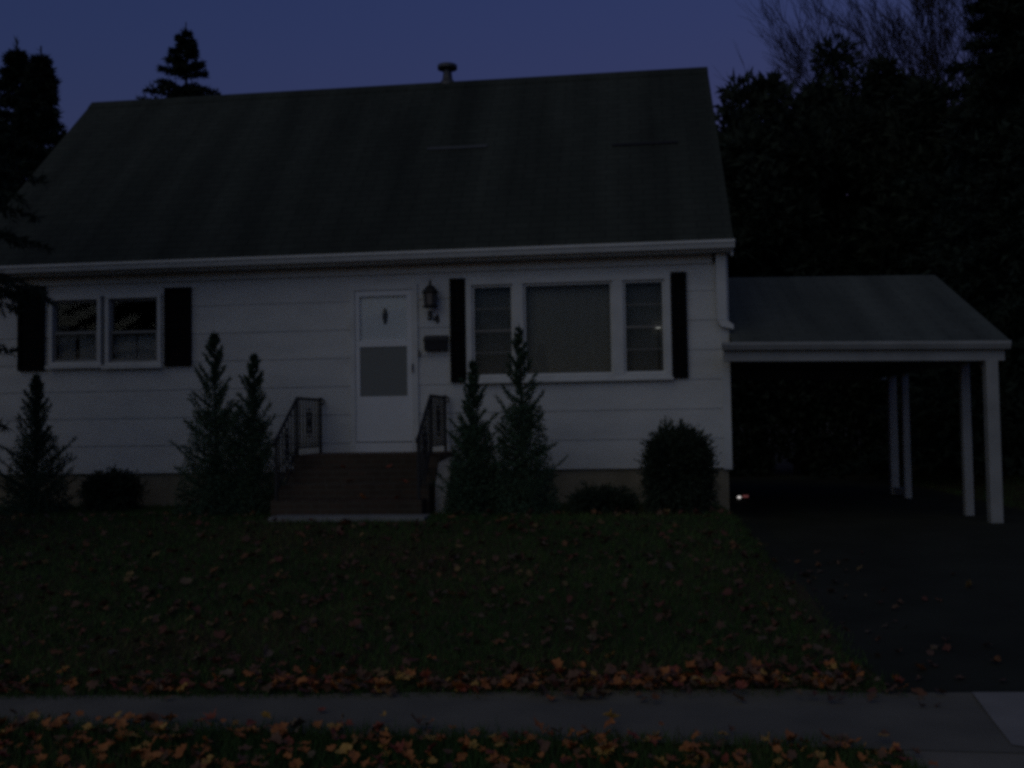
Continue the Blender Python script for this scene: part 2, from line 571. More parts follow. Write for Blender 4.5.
# downspout at the corner, turning onto the carport
dx0, dx1 = P(715.5, 290, D).x, P(725.5, 290, D).x
zb_ = P(720, 326, D).z
ds = MB()
ds.box(dx0, dx1, D - 0.14, D - 0.06, zb_ + 0.06, gt - 0.09)
ds.prism([(dx0, zb_ + .06), (dx0 + .05, zb_ - 0.02), (dx1 + 0.08, zb_ - 0.06), (dx1 + 0.08, zb_), (dx1, zb_ + .06)], 'y', D - 0.14, D - 0.06)
ds.build('downspout', M['trim'], house, 0.008)
p = P(713.5, 257, D)
MB().lathe((p.x, D - 0.1, p.z - 0.08), [(0.02, 0), (0.03, .03), (0.02, .06), (0.03, .1), (0.015, .15)], 10).build('cable_insulator', M['iron'], house)


def frame_mb(x0, x1, z0, z1, wd, y0, y1):
    """four boards round an opening, butted"""
    f = MB()
    f.box(x0, x1, y0, y1, z1 - wd, z1)
    f.box(x0, x1, y0, y1, z0, z0 + wd)
    f.box(x0, x0 + wd, y0, y1, z0 + wd, z1 - wd)
    f.box(x1 - wd, x1, y0, y1, z0 + wd, z1 - wd)
    return f


def part_label(o, l):
    o['label'] = l
    return o


# ---- pair of sash windows
for (pa, pb) in ((51, 103), (107, 163)):
    r = rect(pa, pb, 294.5 if pa > 100 else 296.5, 366)
    wf = frame_mb(r[0], r[1], r[2], r[3], 0.055, D - 0.065, D + 0.08).build('window', M['trim'], house, 0.004)
    MB().box(r[0] - .03, r[1] + .03, D - 0.10, D - 0.066, r[2] - 0.04, r[2] + 0.012).build('sill', M['trim'], wf, 0.004)
    x0, x1, z0, z1 = r[0] + .055, r[1] - .055, r[2] + .055, r[3] - .055
    zm = z0 + (z1 - z0) * 0.47
    s1 = frame_mb(x0, x1, zm - 0.02, z1, 0.035, D + 0.0, D + 0.03)
    s1.build('upper_sash', M['sashgrey'], wf)
    frame_mb(x0, x1, z0, zm + 0.018, 0.035, D - 0.032, D - 0.002).build('lower_sash', M['sashgrey'], wf)
    MB().box(x0 + .034, x1 - .034, D + 0.012, D + 0.016, zm + .014, z1 - .034).build('pane', M['glass'], wf)
    MB().box(x0 + .034, x1 - .034, D - 0.02, D - 0.016, z0 + .034, zm - .016).build('pane', M['glass'], wf)
    # cafe curtains, two wavy lengths of cloth over the lower half
    xm = 0.5 * (x0 + x1)
    for (u0, u1) in ((x0 + .02, xm - (0.05 if pa < 100 else 0.006)), (xm + 0.006, x1 - .02)):
        cu = MB()
        n = 36
        top = zm + 0.01 if pa > 100 else zm - 0.01
        for i in range(n):
            a, b = i / n, (i + 1) / n
            xa, xb = u0 + (u1 - u0) * a, u0 + (u1 - u0) * b
            ya, yb = D + 0.06 + 0.014 * math.sin(a * 38), D + 0.06 + 0.014 * math.sin(b * 38)
            cu.poly([(xa, ya, z0 - .02), (xb, yb, z0 - .02), (xb, yb, top), (xa, ya, top)])
        cu.build('curtain', M['curtain'], wf)

# ---- picture window of three lights
r = PWIN
pw = frame_mb(r[0], r[1], r[2], r[3], 0.075, D - 0.07, D + 0.08)
m1, m2 = rect(514, 524, 283, 374), rect(613, 623.5, 281, 372)
for mm in (m1, m2):
    pw.box(mm[0], mm[1], D - 0.07, D + 0.08, r[2] + .075, r[3] - .075)
pw = pw.build('window', M['trim'], house, 0.004)
MB().box(r[0] - .02, r[1] + .02, D - 0.10, D - 0.071, r[2] - 0.015, r[2] + 0.02).build('sill', M['trim'], pw, 0.004)
zA, zB = r[2] + .075, r[3] - .075
for (u0, u1, kind) in ((r[0] + .075, m1[0], 's'), (m1[1], m2[0], 'c'), (m2[1], r[1] - .075, 's')):
    frame_mb(u0, u1, zA, zB, 0.03, D - 0.03, D + 0.01).build('sash', M['trim'], pw)
    MB().box(u0 + .029, u1 - .029, D - 0.01, D - 0.006, zA + .029, zB - .029).build('pane', M['glass'], pw)
    if kind == 's':
        for f_ in (0.26, 0.5, 0.74):
            zz = zB + (zA - zB) * f_
            hw = 0.014 if f_ == 0.5 else 0.006
            MB().box(u0 + .03, u1 - .03, D - 0.024, D - 0.0105, zz - hw, zz + hw).build('muntin', M['sideshade'], pw)
    sd = MB()
    n = 60
    for i in range(n):                       # pleated shade
        a, b = i / n, (i + 1) / n
        xa, xb = u0 - .02 + (u1 - u0 + .04) * a, u0 - .02 + (u1 - u0 + .04) * b
        ya, yb = (D + 0.11 + 0.004 * math.sin(k * 0.9) for k in (i, i + 1))
        sd.poly([(xa, ya, zA - .03), (xb, yb, zA - .03), (xb, yb, zB + .03), (xa, ya, zB + .03)])
    sd.build('shade', M['shade'] if kind == 'c' else M['sideshade'], pw)


# ---- shutters: louvred panels
def shutter(px0, px1, py0, py1):
    r = rect(px0, px1, py0, py1)
    y0, y1 = D - 0.075, D - 0.034
    f = frame_mb(r[0], r[1], r[2], r[3], 0.045, y0, y1)
    zm = 0.5 * (r[2] + r[3])
    f.box(r[0] + .045, r[1] - .045, y0, y1, zm - .03, zm + .03)
    for (a, b) in ((r[2] + .045, zm - .03), (zm + .03, r[3] - .045)):
        n = int((b - a) / 0.045)
        for i in range(n):
            z = a + (b - a) * (i + .5) / n
            f.poly([(r[0] + .045, y0 + .008, z - .024), (r[1] - .045, y0 + .008, z - .024), (r[1] - .045, y1 - .004, z + .018), (r[0] + .045, y1 - .004, z + .018)])
    return f.build('shutter', M['black'], house)


shutter(20.5, 46.5, 287, 371)
shutter(166.5, 193, 288, 366)
shutter(451, 466, 279, 382.5)
shutter(671.5, 687, 272.5, 378)

# ---- front door: storm door in a frame
r = DOOR
fd = frame_mb(r[0], r[1], r[2] - 0.1, r[3], 0.075, D - 0.06, D + 0.06).build('door_frame', M['trim'], house, 0.004)
zs_ = rect(360, 410, 441.5, 443.5)
fdoor_x0, fdoor_x1 = r[0] + .078, r[1] - .078
zbot = zs_[3]
ztop = r[3] - .08
glass_r = rect(361.5, 408.5, 296.5, 340.5)
scr_r = rect(361, 408, 347, 396.5)
# door leaf built round the two lights
dl = MB()
y0, y1 = D - 0.045, D - 0.005
dl.box(fdoor_x0, fdoor_x1, y0, y1, glass_r[3], ztop)
dl.box(fdoor_x0, fdoor_x1, y0, y1, zbot, scr_r[2])
dl.box(fdoor_x0, fdoor_x1, y0, y1, scr_r[3], glass_r[2])
for (a, b) in ((glass_r[2], glass_r[3]), (scr_r[2], scr_r[3])):
    dl.box(fdoor_x0, scr_r[0], y0, y1, a, b)
    dl.box(scr_r[1], fdoor_x1, y0, y1, a, b)
door = dl.build('front_door', M['doorwhite'], house, 0.003)
MB().box(scr_r[0], scr_r[1], y0 + .02, y0 + .024, glass_r[2], glass_r[3]).build('pane', M['doorglass'], door)
MB().box(scr_r[0], scr_r[1], y0 + .012, y0 + .016, scr_r[2], scr_r[3]).build('screen', M['screen'], door)
MB().box(fdoor_x0 + .005, fdoor_x1 - .005, D + 0.0, D + 0.055, zbot, ztop).build('inner_door', M['doorwhite'], door)
k = P(385, 315, D - 0.012)
kn = MB().lathe((k.x, D - 0.008, k.z - 0.12), [(0.006, 0), (0.012, 0.06), (0.015, 0.12), (0.011, 0.17), (0.006, 0.21)], 12).map(lambda x, y, z: (k.x + (x - k.x) * 2.6, y, z))
kn.build('door_knocker', M['iron'], door)
hp = P(414, 367, D)
hd = MB().box(hp.x - .012, hp.x + .012, D - 0.058, D - 0.0455, hp.z - .09, hp.z + .08)
hd.tube([(hp.x, D - .058, hp.z + .03), (hp.x, D - .09, hp.z + .03), (hp.x, D - .09, hp.z - .06), (hp.x, D - .058, hp.z - .06)], 0.01, 8)
hd.build('handle', M['iron'], door)
MB().box(r[0] + 0.075, r[1] - .075, D - 0.068, D + .03, r[2] - .1, zbot - 0.012).build('threshold', M['doorwhite'], fd)
bp_ = P(418.5, 353, D)
MB().box(bp_.x + .005, bp_.x + .035, D - .075, D - .0605, bp_.z - .04, bp_.z + .035).build('doorbell', M['metal'], house)

# ------------------------------------------------------------------ lantern, number, mailbox
a = P(433, 309, D)
top = P(433, 281, D).z
lc = Vector((a.x, D - 0.17, a.z))
Hn = top - a.z
lt = thing('wall_lantern', (a.x, D - 0.04, a.z), 'black carriage lantern on the wall above the house number', 'lantern')
MB().lathe(lc, [(0.095, 0.0), (0.1, 0.012), (0.1, 0.026), (0.085, 0.034)], 6).build('base', M['iron'], lt)
MB().lathe(lc, [(0.068, 0.034), (0.082, Hn * .52)], 6).build('lamp_glass', M['lampglass'], lt)
cg = MB()
for i in range(6):
    t_ = math.pi / 3 * i
    cg.tube([lc + Vector((.074 * math.cos(t_), .074 * math.sin(t_), .03)), lc + Vector((.088 * math.cos(t_), .088 * math.sin(t_), Hn * .52))], 0.006, 5)
cg.build('cage', M['iron'], lt)
MB().lathe(lc, [(0.112, Hn * .52), (0.1, Hn * .58), (0.055, Hn * .74), (0.018, Hn * .80), (0.016, Hn * .9), (0.006, Hn)], 12).build('cap', M['iron'], lt)
br = MB().tube([(lc.x, D - 0.035, lc.z + .14), (lc.x, D - 0.06, lc.z + .2), (lc.x, lc.y, lc.z + Hn * .78)], 0.012, 8)
br.box(lc.x - .045, lc.x + .045, D - 0.045, D - 0.03, lc.z + .06, lc.z + .24)
br.build('bracket', M['iron'], lt)


def text_mesh(name, body, size, loc, m_, parent=None):
    cu = bpy.data.curves.new(name, 'FONT')
    cu.body, cu.size, cu.extrude, cu.align_x, cu.align_y = body, size, 0.006, 'CENTER', 'CENTER'
    cu.offset = 0.007
    tmp = bpy.data.objects.new('tmp', cu)
    col.objects.link(tmp)
    dg = bpy.context.evaluated_depsgraph_get()
    me_ = bpy.data.meshes.new_from_object(tmp.evaluated_get(dg))
    bpy.data.objects.remove(tmp)
    me_.transform(Matrix.Translation(loc) @ Matrix.Rotation(R(90), 4, 'X'))
    me_.name = name
    return link(name, me_, m_, parent)


pn = P(433, 317, D)
hn = thing('house_number', (pn.x, D - .03, pn.z), 'small black house number 54 between lantern and mailbox', 'house number')
p5, p4 = P(430.8, 316.2, D), P(437, 319.6, D)
text_mesh('digit', '5', 0.15, Vector((p5.x, D - 0.042, p5.z)), M['iron'], hn)
text_mesh('digit', '4', 0.15, Vector((p4.x, D - 0.042, p4.z)), M['iron'], hn)
r = rect(426, 448.5, 335.5, 351.5)
mbx = thing('mailbox', (0.5 * (r[0] + r[1]), D - .03, r[2]), 'dark metal mailbox hanging on the wall beside the front door', 'mailbox')
MB().prism([(D - .035, r[2]), (D - .12, r[2] + .01), (D - .14, r[3] - .06), (D - .035, r[3] - .03)], 'x', r[0], r[1]).build('box', M['mailbox'], mbx, .006)
MB().prism([(D - .032, r[3] - .026), (D - .15, r[3] - .06), (D - .152, r[3] - .085), (D - .155, r[3] - .055), (D - .032, r[3])], 'x', r[0] - .006, r[1] + .006).build('lid', M['mailbox'], mbx)

# ------------------------------------------------------------------ steps and railings
LX, RX = P(298, 397, 11.9).x, P(432, 393, 11.95).x
landZ, baseZ = 1.345, 0.655
st = thing('front_steps', (0.5 * (LX + RX), 11.5, baseZ), 'brick front steps with concrete base leading up to the white door', 'steps')
YL = 11.88
nst = 4
rise = (landZ - baseZ - 0.03) / nst
tread = 0.255
MB().box(LX - .06, RX + .10, YL, D - 0.032, baseZ - .3, landZ).build('landing', M['brick'], st, .008)
for i in range(nst - 1):
    y1 = YL - tread * i - .001
    o = MB().box(LX - .06 - .004 * i, RX + .10 - .03 * i, y1 - tread, y1, baseZ - .2, landZ - rise * (i + 1))
    o.build('step', M['brick'], st, .008)
yb0 = YL - tread * (nst - 1)
MB().box(LX + .03, RX + .14, yb0 - 0.33, yb0 - .002, baseZ - .3, baseZ + .035).build('base_slab', M['slab'], st, .01)
# rendered cheek on the far side of the flight
ck = MB().prism([(YL + .55, baseZ - .2), (YL - .34, baseZ - .2), (YL - .34, baseZ + .30), (YL - .12, landZ - .10), (YL + .55, landZ - .06)], 'x', RX + .105, RX + .27)
ck.build('cheek_wall', M['cheek'], st, .01)


def railing(X, label):
    rr = thing('iron_railing', (X, YL, landZ), label, 'railing', 'iron railings on the front steps')
    zt_, zlow = landZ + .70, landZ - rise * 3 + .70
    yw, yl, ye = D - .12, YL - .02, YL - tread * 3 + .02
    MB().tube([(X, yw, zt_), (X, yl, zt_), (X, ye, zlow), (X, ye - .05, zlow - .01), (X, ye - .07, zlow - .05)], .019, 8).build('top_rail', M['iron'], rr)
    MB().tube([(X, yw, landZ + .09), (X, yl, landZ + .09), (X, ye, zlow - .6)], .012, 8).build('bottom_rail', M['iron'], rr)
    MB().box(X - .016, X + .016, yw - .016, yw + .016, landZ, zt_ + .03).build('post', M['iron'], rr)
    MB().box(X - .016, X + .016, yl - .016, yl + .016, landZ, zt_).build('post', M['iron'], rr)
    MB().box(X - .016, X + .016, ye - .016, ye + .016, baseZ, zlow).build('post', M['iron'], rr)
    n = 8
    for i in range(1, n):
        y = yl + (yw - yl) * i / n
        MB().box(X - .008, X + .008, y - .008, y + .008, landZ + .09, zt_).build('baluster', M['iron'], rr)
    n = 7
    for i in range(1, n):
        f_ = i / n
        y, zz = yl + (ye - yl) * f_, zt_ + (zlow - zt_) * f_
        MB().box(X - .008, X + .008, y - .008, y + .008, zz - .61, zz).build('baluster', M['iron'], rr)
    # scrolled ornaments: one on the landing, one on the slope
    for (y, zc) in (((yl + yw) / 2, landZ + .40), ((yl + ye) / 2 + .0, (zt_ + zlow) / 2 - .31)):
        s_ = MB()
        for sg in (-1, 1):
            for dz in (-1, 1):
                pts = []
                for q_ in range(14):
                    a_ = q_ / 13 * 1.6 * math.pi
                    rd = .048 * (1 - q_ / 18)
                    pts.append((X, y + sg * (.048 - rd * math.cos(a_)) * 1.0, zc + dz * (.02 + .05 + rd * math.sin(a_) * 1.6)))
                s_.tube(pts, .009, 5)
        s_.lathe((X, y, zc - .06), [(.008, 0), (.034, .05), (.034, .07), (.008, .12)], 8)
        for dz in (-.19, .15):
            s_.lathe((X, y, zc + dz), [(.008, 0), (.026, .02), (.008, .04)], 8)
        s_.build('scroll', M['iron'], rr)
    # finial curl by the wall
    MB().tube([(X, yw, zt_), (X + .02, yw + .01, zt_ + .01), (X + .045, yw + .01, zt_ - .01), (X + .05, yw + .01, zt_ - .05), (X + .02, yw + .01, zt_ - .06)], .014, 6).build('curl', M['iron'], rr)
    # brace curling down from the sloping run
    pts = [(X, yl - .05, landZ + .08), (X, yl - .12, landZ - .02), (X, yl - .28, landZ - .2), (X, yl - .42, landZ - .32), (X, yl - .46, landZ - .4)]
    MB().tube(pts, .011, 6).build('brace', M['iron'], rr)
    return rr


railing(LX, 'black iron stair railing standing clear against the white wall')
railing(RX, 'black iron stair railing beside the concrete cheek and tall shrub')

# ------------------------------------------------------------------ carport
YC = D - 0.42
cx0, cx1 = P(722, 351, YC).x, P(1007, 349, YC).x
ct, cb = P(724, 342, YC).z, P(724, 361, YC).z
dtilt = (P(1007, 340.5, YC).z - ct) / (cx1 - cx0)
YCR = YC + 2.9
crz = P(731, 277, YCR).z
YCB = 2 * YCR - YC
cp = thing('carport', (0.5 * (cx0 + cx1), YCR, 0.42), 'open white carport with low shingle roof attached to the house', 'carport')


def tilt(x, y, z):
    return (x, y, z + dtilt * (x - cx0))


hx0 = XR + 0.015
xr_ = P(1010.5, 338, YC).x
mm = MB().prism([(YC, ct), (YCR, crz), (YCB, ct), (YCB, ct - .06), (YCR, crz - .08), (YC, ct - .06)], 'x', hx0, xr_)
M['carshingle'].node_tree.nodes['Mapping'].inputs['Rotation'].default_value = (-math.atan2(crz - ct, YCR - YC), 0, 0)
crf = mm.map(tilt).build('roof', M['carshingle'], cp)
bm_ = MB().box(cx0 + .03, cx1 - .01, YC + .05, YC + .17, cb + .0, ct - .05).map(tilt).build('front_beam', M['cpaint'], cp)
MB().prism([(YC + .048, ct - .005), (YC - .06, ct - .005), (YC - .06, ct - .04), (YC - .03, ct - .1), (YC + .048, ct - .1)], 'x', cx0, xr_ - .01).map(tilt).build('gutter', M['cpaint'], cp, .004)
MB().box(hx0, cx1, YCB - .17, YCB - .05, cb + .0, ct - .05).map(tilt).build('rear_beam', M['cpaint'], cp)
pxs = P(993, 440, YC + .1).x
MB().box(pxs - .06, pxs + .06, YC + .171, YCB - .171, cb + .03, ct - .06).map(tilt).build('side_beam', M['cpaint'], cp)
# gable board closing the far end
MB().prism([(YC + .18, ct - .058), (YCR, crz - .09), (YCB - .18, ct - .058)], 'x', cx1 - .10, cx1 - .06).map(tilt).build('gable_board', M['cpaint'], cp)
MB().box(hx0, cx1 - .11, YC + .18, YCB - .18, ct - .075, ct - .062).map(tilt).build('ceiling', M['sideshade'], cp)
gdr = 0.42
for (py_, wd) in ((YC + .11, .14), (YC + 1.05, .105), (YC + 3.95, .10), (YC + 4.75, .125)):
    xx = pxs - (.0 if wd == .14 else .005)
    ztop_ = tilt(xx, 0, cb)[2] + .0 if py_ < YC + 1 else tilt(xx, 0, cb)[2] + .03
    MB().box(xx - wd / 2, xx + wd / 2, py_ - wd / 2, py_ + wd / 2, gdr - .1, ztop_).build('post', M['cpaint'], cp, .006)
# brackets beside the posts, and low rails between each pair
for (ya, yb) in ((YC + .18, YC + 1.0), (YC + 4.0, YC + 4.69)):
    if ya > YC + 2:
        MB().box(pxs - .04, pxs + .04, ya, yb, gdr + .04, gdr + .13).build('low_rail', M['cpaint'], cp)
    zc_ = tilt(pxs, 0, cb)[2]
    MB().prism([(ya, zc_ + .02), (ya, zc_ - .22), (ya + .03, zc_ - .22), (ya + .26, zc_ + .0), (ya + .26, zc_ + .02)], 'x', pxs - .03, pxs + .03).build('bracket', M['cpaint'], cp)

# added glow low on the driveway, imitating a reflected gleam
g = G(741, 501)
ml = thing('marker_lamp', (g.x, g.y, gz(g.x, g.y)), 'small lit lamp with white and red lens low beside the house corner', 'lamp')
gzv = gz(g.x, g.y) + 0.004
MB().lathe((g.x, g.y, gzv), [(.09, 0), (.09, .015), (.02, .02), (.02, .035)], 14).build('base', M['iron'], ml)
MB().box(g.x - .08, g.x + .13, g.y - .04, g.y + .04, gzv + .03, gzv + .10).build('housing', M['iron'], ml, .012)
MB().lathe((g.x - .03, g.y - .045, gzv + .04), [(.01, 0), (.028, .012), (.03, .02), (.028, .028), (.01, .036)], 14).build('white_lens', M['whitelens'], ml, smooth=True)
MB().box(g.x + .02, g.x + .11, g.y - .055, g.y - .041, gzv + .055, gzv + .09).build('red_lens', M['redlens'], ml, .005)

# added glow behind the side pane, imitating a reflection in the glass
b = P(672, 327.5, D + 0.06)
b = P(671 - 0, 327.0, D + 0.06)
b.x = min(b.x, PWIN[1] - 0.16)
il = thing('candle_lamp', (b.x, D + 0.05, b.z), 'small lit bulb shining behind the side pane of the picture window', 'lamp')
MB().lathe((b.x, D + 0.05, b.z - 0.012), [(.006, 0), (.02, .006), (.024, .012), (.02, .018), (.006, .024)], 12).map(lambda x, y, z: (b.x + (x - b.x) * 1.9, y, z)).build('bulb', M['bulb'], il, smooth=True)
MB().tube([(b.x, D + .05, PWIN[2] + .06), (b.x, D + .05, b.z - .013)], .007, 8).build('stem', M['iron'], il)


# ------------------------------------------------------------------ vegetation
def unit(a):
    return a / (np.linalg.norm(a, axis=1, keepdims=True) + 1e-9)


def tri_leaves(Pn, Dn, L, W):
    """one pointed leaf triangle for each point"""
    n = len(Pn)
    Dn = unit(Dn)
    side = unit(np.cross(Dn, rng.normal(size=(n, 3)))) * W[:, None] * 0.5
    V_ = np.empty((n, 3, 3))
    V_[:, 0] = Pn - side
    V_[:, 1] = Pn + side
    V_[:, 2] = Pn + Dn * L[:, None]
    return V_.reshape(-1, 3)


def tri_obj(name, Vs, m_, parent):
    V_ = np.concatenate(Vs)
    return npmesh(name, V_, np.arange(len(V_)).reshape(-1, 3), m_, parent)


def conifer(name, base, h, r, label, cat, group=None, nb=90, el0=10, el1=60, leaf=0.05, lw=0.012, twigs=16, per=8, m_=None, pw=0.8, low=0.03, droop=0.0, trunk_r=None, fill=0.0, seedv=0, lean=(0, 0), tw=0.30, fp=0.9):
    """tree with one leader: whorls of arms, each with side sprays of pointed needles"""
    global rng
    rng = np.random.default_rng(100 + seedv)
    t_ = thing(name, base, label, cat, group)
    bx = np.array(base)
    lean3 = np.array([lean[0], lean[1], 0])
    tr = trunk_r or 0.012 * h
    MB().tube([Vector(base) + Vector((lean[0], lean[1], 0)) * (f_ ** 1.3) + Vector((0, 0, h * f_ - .1 * (f_ == 0))) for f_ in (0, .3, .6, .85, 1)], [tr, tr * .75, tr * .5, tr * .25, tr * .08], 7).build('trunk', M['bark'], t_)
    Vs = []
    for i in range(nb):
        f_ = low + (1 - low) * ((i + rng.random()) / nb) ** fp
        az = i * 2.39996 + rng.normal() * .3
        ln = (r * (1 - f_) ** pw + 0.015 * r) * rng.uniform(.65, 1.18)
        el = R(el0 + (el1 - el0) * f_ + rng.normal() * 8)
        d0 = np.array([math.cos(az) * math.cos(el), math.sin(az) * math.cos(el), math.sin(el)])
        S = np.linspace(0.05, 1, twigs)
        B = bx + lean3 * f_ ** 1.3 + np.array([0, 0, h * f_ * 0.97]) + d0 * (ln * S)[:, None]
        B[:, 2] += ln * (0.22 * S ** 2 * (1 if droop == 0 else -droop))
        tang = unit(np.gradient(B, axis=0))
        # the arm itself
        Vs.append(tri_leaves(B[:-1], B[1:] - B[:-1], np.linalg.norm(B[1:] - B[:-1], axis=1) * 1.2, np.full(twigs - 1, max(.004, .012 * ln))))
        # side twigs
        sidev = unit(np.cross(tang, np.array([[0, 0, 1.0]])))
        for sg in (-1, 1):
            td = unit(tang * 0.8 + sidev * sg * rng.uniform(.5, .9) + rng.normal(size=tang.shape) * .22 + np.array([[0, 0, .12 - droop * .5]]))
            tl = ln * (0.08 + tw * (1 - S)) * rng.uniform(.6, 1.2, twigs) + leaf * .5
            u = np.linspace(0.05, 1, per)
            pts = (B[:, None, :] + td[:, None, :] * (tl[:, None] * u)[:, :, None]).reshape(-1, 3)
            nd = np.repeat(td, per, axis=0) + rng.normal(size=(len(pts), 3)) * .55
            Vs.append(tri_leaves(pts, nd, leaf * rng.uniform(.6, 1.3, len(pts)), np.full(len(pts), lw) * rng.uniform(.6, 1.4, len(pts))))
    # leader tip
    k_ = 14
    z_ = rng.uniform(.88, 1.0, k_)
    pts = bx + lean3 * z_[:, None] ** 1.3 + np.stack([np.zeros(k_), np.zeros(k_), h * z_], 1)
    Vs.append(tri_leaves(pts, rng.normal(size=(k_, 3)) * .6 + [0, 0, .8], np.full(k_, leaf * 1.2), np.full(k_, lw)))
    if fill:
        n = int(fill)
        f_ = rng.random(n) ** 1.5 * .55
        az = rng.uniform(0, 2 * math.pi, n)
        rad = r * (1 - f_) ** pw * .75 * np.sqrt(rng.random(n))
        pts = bx + np.stack([rad * np.cos(az), rad * np.sin(az), low * h + h * f_], 1)
        Vs.append(tri_leaves(pts, rng.normal(size=(n, 3)), leaf * rng.uniform(.8, 1.6, n), lw * rng.uniform(1, 2.2, n)))
    tri_obj('crown', Vs, m_ or M['fol'], t_)
    return t_


def bush(name, base, h, r, label, cat, group=None, n=9000, leaf=.045, lw=.02, m_=None, seedv=0, flat=1.0, spiky=.12):
    """rounded shrub: short stems and leaves in a lumpy shell with shoots poking out"""
    global rng
    rng = np.random.default_rng(300 + seedv)
    t_ = thing(name, base, label, cat, group)
    b_ = Vector(base)
    s_ = MB()
    for i in range(9):
        az = i * 2.4
        e = Vector((math.cos(az) * r * .6, math.sin(az) * r * .6, h * .7))
        s_.tube([b_ + Vector((math.cos(az) * .04, math.sin(az) * .04, -.05)), b_ + e * .5 + Vector((0, 0, .05)), b_ + e], [.014, .009, .004], 5)
    s_.build('stems', M['bark'], t_)
    # shoots
    Vs = []
    ns = n // 12
    d = unit(rng.normal(size=(ns, 3)))
    d[:, 2] = np.where(d[:, 2] < -.55, -d[:, 2], d[:, 2])
    lump = 1 + .13 * np.sin(d[:, 0] * 5 + seedv) * np.cos(d[:, 1] * 4.3) + .09 * np.sin(d[:, 2] * 7 + d[:, 0] * 3) + rng.normal(size=ns) * spiky
    c = np.array([base[0], base[1], base[2] + h * .5])
    ext_ = np.array([r, r * flat, h * .5])
    zz_ = rng.uniform(-.98, 1, ns)
    rad_ = np.where(zz_ < 0, 1 - .12 * zz_ ** 2, np.sqrt(np.clip(1 - np.abs(zz_) ** 2.4, 0, 1)))
    az_ = np.arctan2(d[:, 1], d[:, 0])
    d = np.stack([np.cos(az_) * rad_, np.sin(az_) * rad_, zz_], 1)
    tip = c + d * ext_ * lump[:, None]
    tip[:, 2] = np.maximum(tip[:, 2], base[2] + .02)
    st_ = c + d * ext_ * (lump * rng.uniform(.35, .75, ns))[:, None]
    for k_ in range(12):
        u = (k_ + .6) / 12
        pts = st_ + (tip - st_) * u + rng.normal(size=(ns, 3)) * .012
        nd = (tip - st_) + rng.normal(size=(ns, 3)) * .25 * r + np.array([0, 0, .12 * r])
        Vs.append(tri_leaves(pts, nd, leaf * rng.uniform(.6, 1.3, ns), lw * rng.uniform(.7, 1.4, ns)))
    tri_obj('foliage', Vs, m_ or M['fol_dark'], t_)
    return t_


def at_ground(px, Y, py=470):
    p_ = P(px, py, Y)
    return (p_.x, Y, gz(p_.x, Y))


def top_h(px, py, Y):
    p_ = P(px, py, Y)
    return p_.z - gz(p_.x, Y)


# shrubs along the foundation
Yb = 11.75
conifer('conifer_shrub', at_ground(36, Yb), top_h(36, 374, Yb), 0.575, 'pointed young conifer under the paired windows by the dark hanging bough', 'shrub', 'young conifers along the house front', nb=70, fill=5040, tw=.09, low=.02, fp=1.3, leaf=.042, lw=.010, seedv=1, el0=14, el1=56, pw=.80)
Yb = 11.5
conifer('conifer_shrub', at_ground(217, Yb), top_h(214, 331, Yb), 0.690, 'tallest conifer beside the black shutter, touching a shorter twin', 'shrub', 'young conifers along the house front', nb=70, fill=7056, tw=.09, low=.02, fp=1.3, leaf=.042, lw=.010, seedv=2, el0=14, el1=56, pw=.80, lean=(-.03, 0))
conifer('conifer_shrub', at_ground(250, Yb + .1), top_h(255, 352, Yb), 0.586, 'slim conifer touching the brick steps and their clear iron railing', 'shrub', 'young conifers along the house front', nb=70, fill=5040, tw=.09, low=.02, fp=1.3, leaf=.042, lw=.010, seedv=3, el0=14, el1=56, pw=.80, lean=(.06, 0))
conifer('conifer_shrub', at_ground(474, Yb), top_h(468, 360, Yb), 0.494, 'bushy conifer beside the steps in front of the slim shutter', 'shrub', 'young conifers along the house front', nb=70, fill=8064, tw=.09, low=.02, fp=1.3, leaf=.042, lw=.010, seedv=4, el0=14, el1=56, pw=.80)
conifer('conifer_shrub', at_ground(523, Yb), top_h(521, 325, Yb), 0.575, 'tall narrow conifer rising in front of the picture window', 'shrub', 'young conifers along the house front', nb=70, fill=8064, tw=.09, low=.02, fp=1.3, leaf=.042, lw=.010, seedv=5, el0=14, el1=56, pw=.80, lean=(-.02, 0))
Yb = 12.0
bush('round_bush', at_ground(112, Yb), top_h(112, 471, Yb), .32, 'low dark round bush at the foundation under the paired windows', 'bush', 'bushes along the foundation', n=9000, seedv=1)
Yb = 11.6
bush('round_bush', at_ground(678, Yb), top_h(678, 428, Yb), .385, 'large rounded dark bush at the house corner by the carport', 'bush', 'bushes along the foundation', n=26000, seedv=2, spiky=.09)
bush('round_bush', at_ground(602, Yb), top_h(602, 487, Yb), .36, 'low spreading bush between tall conifer and large rounded bush', 'bush', 'bushes along the foundation', n=5000, seedv=3, spiky=.2)

# spruces beyond the house
def spruce(px, py_top, Y, r, label, seedv, nb=120, h_add=0, **kw):
    p_ = P(px, py_top, Y)
    b_ = (p_.x, Y, 0.5)
    return conifer('spruce_tree', b_, p_.z - .5, r, label, 'tree', 'spruces around the house', nb=nb, el0=-16, el1=14, leaf=.17, lw=.06, twigs=18, per=8, m_=M['spruce'], pw=1.0, fp=1.0, droop=.25, seedv=seedv, trunk_r=.2, fill=9000, **kw)


spruce(186, 22, 30, 6.6, 'lone dark spruce top showing above the middle of the roof ridge', 11, nb=150)
spruce(17, 40, 21, 3.9, 'taller of two close dark spruces beyond the gable end', 12, nb=130)
spruce(41, 46, 20, 3.2, 'slightly shorter dark spruce next to the roof edge, before its twin', 13, nb=130)
spruce(-25, 60, 19, 4.4, 'broad dark spruce cut by the photo edge beyond the gable', 14, nb=130)

